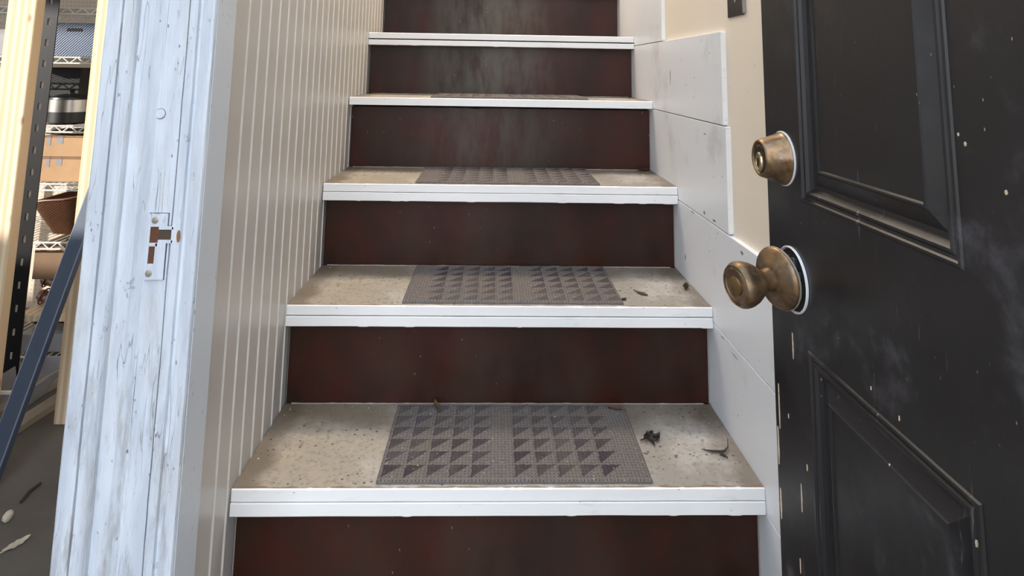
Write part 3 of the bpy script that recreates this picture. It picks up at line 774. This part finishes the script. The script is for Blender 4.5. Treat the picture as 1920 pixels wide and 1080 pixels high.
# pot with steel band
pc = Vector((-1.638, YS+.078, L3)); pot = empty('cooking_pot', pc); tag(pot, 'black pot with a brushed steel band on the middle shelf', 'pot')
pr = .068
b = MB(); b.lathe([(pr*.9, 0), (pr, .006), (pr, .045)], 40, Matrix.Translation(pc)); b.build('pot_base', MT['blackplastic'], pot, smooth=True)
b = MB(); b.lathe([(pr*1.02, .045), (pr*1.02, .090), (pr*.98, .092)], 40, Matrix.Translation(pc)); b.build('steel_band', MT['steel'], pot, smooth=True)
b = MB(); b.lathe([(pr, .090), (pr*.97, .098), (pr*.6, .108), (.010, .112), (.010, .120), (.014, .126), (.001, .128)], 40, Matrix.Translation(pc)); b.build('lid', MT['blackplastic'], pot, smooth=True)
# crumpled black strap with a white tag behind the pot
b = MB(); pts = []
for k in range(26): t = k/25; pts.append((sx_(-1.745)+.010+.060*t, YS+.16+.008*math.sin(t*9), L3+.105+.018*math.sin(t*7)+.01*math.sin(t*17)))
b.tube(pts, [.012+.004*math.sin(k*1.3) for k in range(26)], 8)
b.box(sx_(-1.745)+.03, sx_(-1.745)+.06, YS+.15, YS+.175, L3, L3+.100)
tag(b.build('bag', MT['blackplastic'], origin=(sx_(-1.72), YS+.2, L3)), 'crumpled black bag bundled beside the steel-banded pot', 'bag')
# cardboard boxes
z_ = L4
def carton(z0, z1, dx, lab):
    t = empty('cardboard_box', (sx_(-1.775)+dx, YS+.15, z0)); tag(t, lab, 'box', 'cardboard boxes')
    x0, x1 = sx_(-1.866)+dx, sx_(-1.685)+dx
    MB().box(x0, x1, YS+.02, YS+.26, z0, z1-.0015).build('body', MT['card'], t, bevel=.003)
    MB().box((x0+x1)/2-.022, (x0+x1)/2+.0, YS+.0192, YS+.0200, z1-.03, z1-.0015).build('tape', MT['greybin'], t)
    MB().box(x0+.025, x0+.038, YS+.0192, YS+.0200, z1-.036, z1-.0015).build('tape', MT['greybin'], t)
    b = MB(); b.box(x0-.001, x1+.001, YS+.018, YS+.0205, z1-.006, z1-.0035); b.build('flap_edge', MT['leather'], t)
zm = sz_(.690); zt_ = sz_(.776)
carton(L4, zm, .0, 'lower tan cardboard box with grey smears on the fourth wire shelf')
carton(zm, zt_, -.004, 'upper tan cardboard box stacked on the fourth wire shelf')
b = MB(); nn = 22
for k in range(nn+1):
    for j in range(9):
        u, v = k/nn, j/8; b.v.append((sx_(-1.86)+.17*u, YS+.03+.2*v, zt_+.004+.020*math.sin(math.pi*v)**.5*(0.6+.4*math.sin(u*7+v*5))*math.sin(math.pi*min(.95, max(.05, u)))**.4))
for k in range(nn):
    for j in range(8): a_ = k*9+j; b.quad([a_, a_+1, a_+10, a_+9])
o = b.build('folded_cloth', MT['greenbag'], smooth=True, origin=(sx_(-1.775), YS+.13, zt_)); md = o.modifiers.new('s', 'SOLIDIFY'); md.thickness = .004; md.offset = 1
tag(o, 'dark green cloth folded on top of the cardboard boxes', 'cloth')
# wicker basket: tapered tub with rim
bc = (sx_(-1.800), YS+.17)
t = empty('basket', (bc[0], bc[1], L5)); tag(t, 'brown wicker basket narrowing towards its base', 'basket')
b = MB(); n = 40
lay = [(0.50, 0), (.62, .03), (.80, .075), (.93, .11), (1.0, .138), (.96, .138), (.88, .11), (.75, .075), (.55, .03), (.4, .012)]
for (s_, h_) in lay:
    for k in range(n):
        an = 2*math.pi*k/n; ca, sa = math.cos(an), math.sin(an); e_ = .55
        b.v.append((bc[0]+.105*s_*math.copysign(abs(ca)**e_, ca), bc[1]+.14*s_*math.copysign(abs(sa)**e_, sa), L5+h_*.98+.018*(h_/.138)*ca))
for i in range(len(lay)-1):
    for k in range(n): b.quad([i*n+k, i*n+(k+1) % n, (i+1)*n+(k+1) % n, (i+1)*n+k])
b.quad([k for k in range(n)][::-1]); b.quad([(len(lay)-1)*n+k for k in range(n)])
b.build('body', MT['wicker'], t, smooth=True)
b = MB(); b.tube([(bc[0]+.104*math.copysign(abs(math.cos(a))**.55, math.cos(a)), bc[1]+.139*math.copysign(abs(math.sin(a))**.55, math.sin(a)), L5+.137+.018*math.cos(a)) for a in [2*math.pi*k/48 for k in range(49)]], .0045, 8)
b.build('rim', MT['leather'], t, smooth=True)
# metal chain-mesh tray behind the basket
b = MB(); x0, x1 = sx_(-1.80)+.075, sx_(-1.60)+.04
for k in range(14): b.tube([(x0, YS+.015+.022*k, L5+.0025), (x1, YS+.015+.022*k, L5+.0025)], .0020, 5)
for k in range(10): x = x0+(x1-x0)*k/9; b.tube([(x, YS+.01, L5+.004), (x, YS+.32, L5+.004)], .0018, 5)
b.box(x0, x1, YS+.312, YS+.318, L5, L5+.05)
tag(b.build('metal_grate', MT['darkmetal'], origin=((x0+x1)/2, YS+.16, L5)), 'dark metal grate lying beside the wicker basket', 'grate')
# brown box hanging under: stands on lowest level pile
zl = L6
tb = boxthing('wooden_crate', sx_(-1.86), sx_(-1.672), YS+.04, YS+.30, sz_(.208), sz_(.345)-.004, MT['brownbox'], 'wide brown fibre box under the wicker basket shelf', 'box', lid=True)
def roll(z0, r, lab, seed):
    b = MB(); rg = random.Random(seed); pts = []; rs = []
    for k in range(20): t_ = k/19; pts.append((sx_(-1.87)+.175*t_, YS+.10+.012*math.sin(t_*8+seed), z0+r+.003*math.sin(t_*11+seed))); rs.append(r*(.82+.14*math.sin(t_*13+seed))*(1-.35*(abs(t_-.5)*2)**6))
    b.tube(pts, rs, 14); 
    for kk in range(3):
        x = sx_(-1.85)+.05*kk; b.tube([(x+.03*math.sin(a)*.3, YS+.10+.012*math.sin((x-sx_(-1.87))/.175*8+seed)+(r*.92)*math.cos(a), z0+r+(r*.92)*math.sin(a)) for a in [2*math.pi*q/16 for q in range(17)]], .0028, 6)
    tag(b.build('leather_bundle', MT['leather'], smooth=True, origin=(sx_(-1.78), YS+.1, z0)), lab, 'bundle', 'rolled bundles under the brown box')
roll(sz_(.208)-.050, .0248, 'upper brown leather bundle directly under the wide brown box', 1)
roll(sz_(.208)-.108, .0285, 'lower brown leather bundle resting on the short pine board', 2)
zt2 = sz_(.208)-.109
o = MB().box(sx_(-1.88), sx_(-1.66), YS+.005, YS+.30, zt2-.022, zt2).build('wooden_board', MT['pine'], bevel=.002, origin=(sx_(-1.77), YS+.15, zt2-.022)); tag(o, 'short pale pine board under the lower leather bundle', 'board')
boxthing('storage_box', sx_(-1.88), sx_(-1.67), YS+.03, YS+.30, L6, L6+.060, MT['greybin'], 'low grey box on the bottom wire shelf under the pine board', 'storage box', lid=True)
b = MB(); b.tube([(sx_(-1.88)+.19*k/14, YS+.10+.02*math.sin(k*.9), L6+.061+.5*(zt2-.022-L6-.061)) for k in range(15)], [.5*(zt2-.022-L6-.062)*(.75+.2*math.sin(k*1.7)) for k in range(15)], 10)
tag(b.build('cable_bundle', MT['blackplastic'], smooth=True, origin=(sx_(-1.78), YS+.1, L6+.061)), 'black bundle squeezed between the pine board and the low grey box', 'bundle')
o = MB()
t = boxthing('plastic_bin', -1.612, -1.45, YS-.26, YS-.02, .001, .060, MT['greybin'], 'low grey plastic bin on the floor before the shelves', 'bin', taper=.01)
MB().box(-1.614, -1.448, YS-.262, YS-.256, .050, .060).build('rim', MT['wire'], t, bevel=.001)
# second, left part behind the big stud
t = boxthing('storage_box', -2.02, -1.76, YS+.03, YS+.30, L2, L2+.10, MT['greybin'], 'grey box at the very left edge behind the big stud', 'storage box', lid=True)
b = MB(); b.tube([(-1.800, YS+.018, L2+.075), (-1.775, YS+.018, L2+.075), (-1.775, YS+.018, L2+.045), (-1.800, YS+.018, L2+.045), (-1.800, YS+.018, L2+.075)], .0035, 8); b.build('handle', MT['wire'], t)
boxthing('storage_box', -2.12, -1.905, YS+.06, YS+.28, L3, L3+.13, MT['leather'], 'dark brown box left of the tall black box', 'storage box', lid=True)
# brown strips on the pegboard
o = MB().box(-1.95, -1.60, 2.905, 2.9195, 1.00, 1.022).build('wooden_rail', MT['leather'], origin=(-1.77, 2.91, 1.0)); tag(o, 'thin brown rail fixed across the beige pegboard', 'rail')
# lumber and bits on the floor
def plank(x0, y0, x1, y1, wd, th, lab):
    b = MB(); d = Vector((x1-x0, y1-y0, 0)); L = d.length; b.box(-wd/2, wd/2, 0, L, 0, th)
    o = b.build('floor_plank', MT['oldwood'], bevel=.003); o.location = (x0, y0, .0005); o.rotation_euler.z = math.atan2(-(x1-x0), (y1-y0)); tag(o, lab, 'plank', 'planks on the garage floor')
plank(-1.60, 1.62, -1.47, 2.33, .070, .028, 'grey weathered plank lying left of the blue bar')
plank(-1.43, 1.72, -1.36, 2.36, .045, .022, 'narrow weathered plank lying behind the blue bar')
def leaf(name, mat_, loc, L, W, curl, rz, lab, cat='leaf', tip=0, seed=0, group=None, tw=0):
    b = MB(); n, m = 16, 8
    for k in range(n+1):
        for j in range(m+1):
            u = k/n; v = j/m*2-1; hw = W*.5*(math.sin(math.pi*min(.985, max(.015, u)))**.75)*(1+.15*math.sin(u*23+seed))
            x = (u-.5)*L; y = v*hw; z = .0012 + curl*(abs(v)**1.6)*W*.5 + curl*.35*L*(u-.5)**2*2 + .0012*noise.noise(Vector((u*8, v*3, seed))) + tw*v*(u-.5)*W
            b.v.append((x, y, max(.0005, z)))
    for k in range(n):
        for j in range(m): a = k*(m+1)+j; b.quad([a, a+1, a+m+2, a+m+1])
    b.tube([(-L*.5-L*.25, .001, .003), (-L*.5, 0, .0022), (0, 0, .0022), (L*.45, 0, .002)], [.0006, .0008, .0007, .0003], 6)
    o = b.build(name, mat_, smooth=True); s_ = o.modifiers.new('s', 'SOLIDIFY'); s_.thickness = .0006; s_.offset = 1
    o.location = loc; o.rotation_euler.z = rz; tag(o, lab, cat, group)
    return o
z1t = Z1+.0005; z2t = Z1+RISE+.0005; z3t = Z1+2*RISE+.0005
leaf('dry_leaf', MT['leafpale'], (-1.070, 1.552, .0005), .055, .020, .2, R(62), 'pale dry leaf on the garage floor at the lower left')
leaf('dry_leaf', MT['leaf'], (.306, 1.395, z2t), .030, .012, .15, R(-50), 'flat pointed brown leaf on the second visible step, right of its mat', seed=2)
leaf('dry_leaf', MT['leafdark'], (.259, 1.360, z2t), .012, .008, .4, R(20), 'small dark leaf touching the right edge of the second mat', seed=5)
leaf('dry_leaf', MT['leafdark'], (.414, 1.432, z2t), .022, .012, .9, R(70), 'curled dark leaf against the right wall on the second visible step', seed=6)
leaf('dry_leaf', MT['leafdark'], (.412, 1.795, z3t), .026, .016, .5, R(10), 'dark leaf in the right back corner of the third visible step', seed=7)
leaf('dry_leaf', MT['leaf'], (.230, 1.318, Z1+MH+.002), .030, .010, .3, R(160), 'small brown leaf at the back right of the lowest mat', seed=9)
leaf('dry_leaf', MT['leaf'], (-.125, 1.322, Z1+MH+.002), .026, .009, .8, R(115), 'curled brown leaf at the back left of the lowest mat', seed=11)
# crumpled leaf cluster right of mat 1: one curled leaf
def crumple(name, loc, parts, m, lab, cat):
    t = empty(name, loc); tag(t, lab, cat)
    for q, (dx, dy, L, W, curl, rz, rx) in enumerate(parts):
        o = leaf('leaf_lobe', m, (dx, dy, .001), L, W, curl, rz, None, None, seed=q+20); o.parent = t; o.rotation_euler = (rx, 0, rz)
        for kk in ('label', 'category', 'group'):
            if kk in o: del o[kk]
crumple('crumpled_leaf', (.277, 1.226, z1t), [(-.004, .004, .026, .010, 1.1, R(40), .5), (.008, .002, .024, .009, 1.2, R(-10), -.3), (.001, -.008, .020, .009, 1.0, R(100), .2), (.014, -.002, .014, .007, 1.0, R(60), .1)],
        MT['leafdark'], 'dark crumpled leaf right of the lowest mat', 'leaf')
b = MB(); pts = [(-.024, .006, .002), (-.012, .001, .003), (0, 0, .003), (.010, -.001, .004), (.020, .010, .005), (.026, .026, .010)]
b.tube(pts, [.0010, .0020, .0022, .0018, .0010, .0006], 8); b.tube([(.002, 0, .003), (.005, -.010, .003), (.010, -.016, .002)], [.002, .0022, .0008], 7)
b.tube([(-.02, .004, .002), (-.028, .010, .0015)], [.001, .0006], 6)
o = b.build('twig', MT['leafdark'], smooth=True); o.location = (.392, 1.185, z1t); tag(o, 'dark forked twig by the right wall on the lowest visible step', 'twig')
b = MB(); b.tube([(-1.160, 1.685, .003), (-1.166, 1.720, .004), (-1.163, 1.755, .003)], [.0035, .0045, .003], 8)
tag(b.build('twig', MT['leafdark'], smooth=True, origin=(-1.16, 1.72, 0)), 'short dark stick on the garage floor below the blue bar', 'twig')
b = MB(); b.lathe([(.001, 0), (.007, .002), (.011, .009), (.0105, .015), (.006, .020), (.001, .0215)], 24, Matrix.Translation((-1.146, 1.625, .0005)) @ Matrix.Diagonal((.8, 1.3, 1, 1)))
tag(b.build('pebble', MT['leafpale'], smooth=True, origin=(-1.146, 1.625, 0)), 'pale rounded pebble on the floor at the left edge', 'stone')
b = MB(); b.tube([(-.240, 1.300, 0), (-.236, 1.30, .001)], .0015, 6)

# crumbs nobody could count
def crumbs(name, m, n, lab, seed, smin, smax):
    rg = random.Random(seed); b = MB()
    for _ in range(n):
        i = rg.choices((0, 1, 2, 3), (6, 4, 3, 1))[0]; s_ = rg.uniform(smin, smax)*(1+(rg.random() < .08)*.9)
        x = rg.uniform(-.42, .42); y = Y1+i*RUN + rg.uniform(.012, .248)
        if rg.random() < .45: x = rg.choice((-1, 1))*(.43-abs(rg.gauss(0, .045))-.005); x = max(-.428, min(.428, x))
        if rg.random() < .35: y = Y1+i*RUN+.25-abs(rg.gauss(0, .03)); y = max(Y1+i*RUN+.01, y)
        z = Z1+i*RISE + .0004
        if -.204 < x < .252 and Y1+i*RUN+.010 < y < Y1+i*RUN+.245: z += MH+.0004
        base = len(b.v); r_ = [Vector((rg.uniform(-1, 1), rg.uniform(-1, 1), 0)).normalized()*s_*rg.uniform(.6, 1.2) for _ in range(3)]
        for q in r_: b.v.append((x+q.x, y+q.y, z))
        b.v.append((x, y, z+s_*rg.uniform(.4, .9)))
        for q in ((0, 2, 1), (0, 1, 3), (1, 2, 3), (2, 0, 3)): b.quad([base+k for k in q])
    tag(b.build(name, m), lab, 'debris', kind='stuff')
crumbs('paint_crumbs', MT['crumbwhite'], 340, 'pale crumbs and paint flakes scattered over the treads and mats', 5, .0006, .0017)
crumbs('dirt_crumbs', MT['crumbdark'], 420, 'dark dirt crumbs scattered over the treads and mats', 6, .0005, .0016)
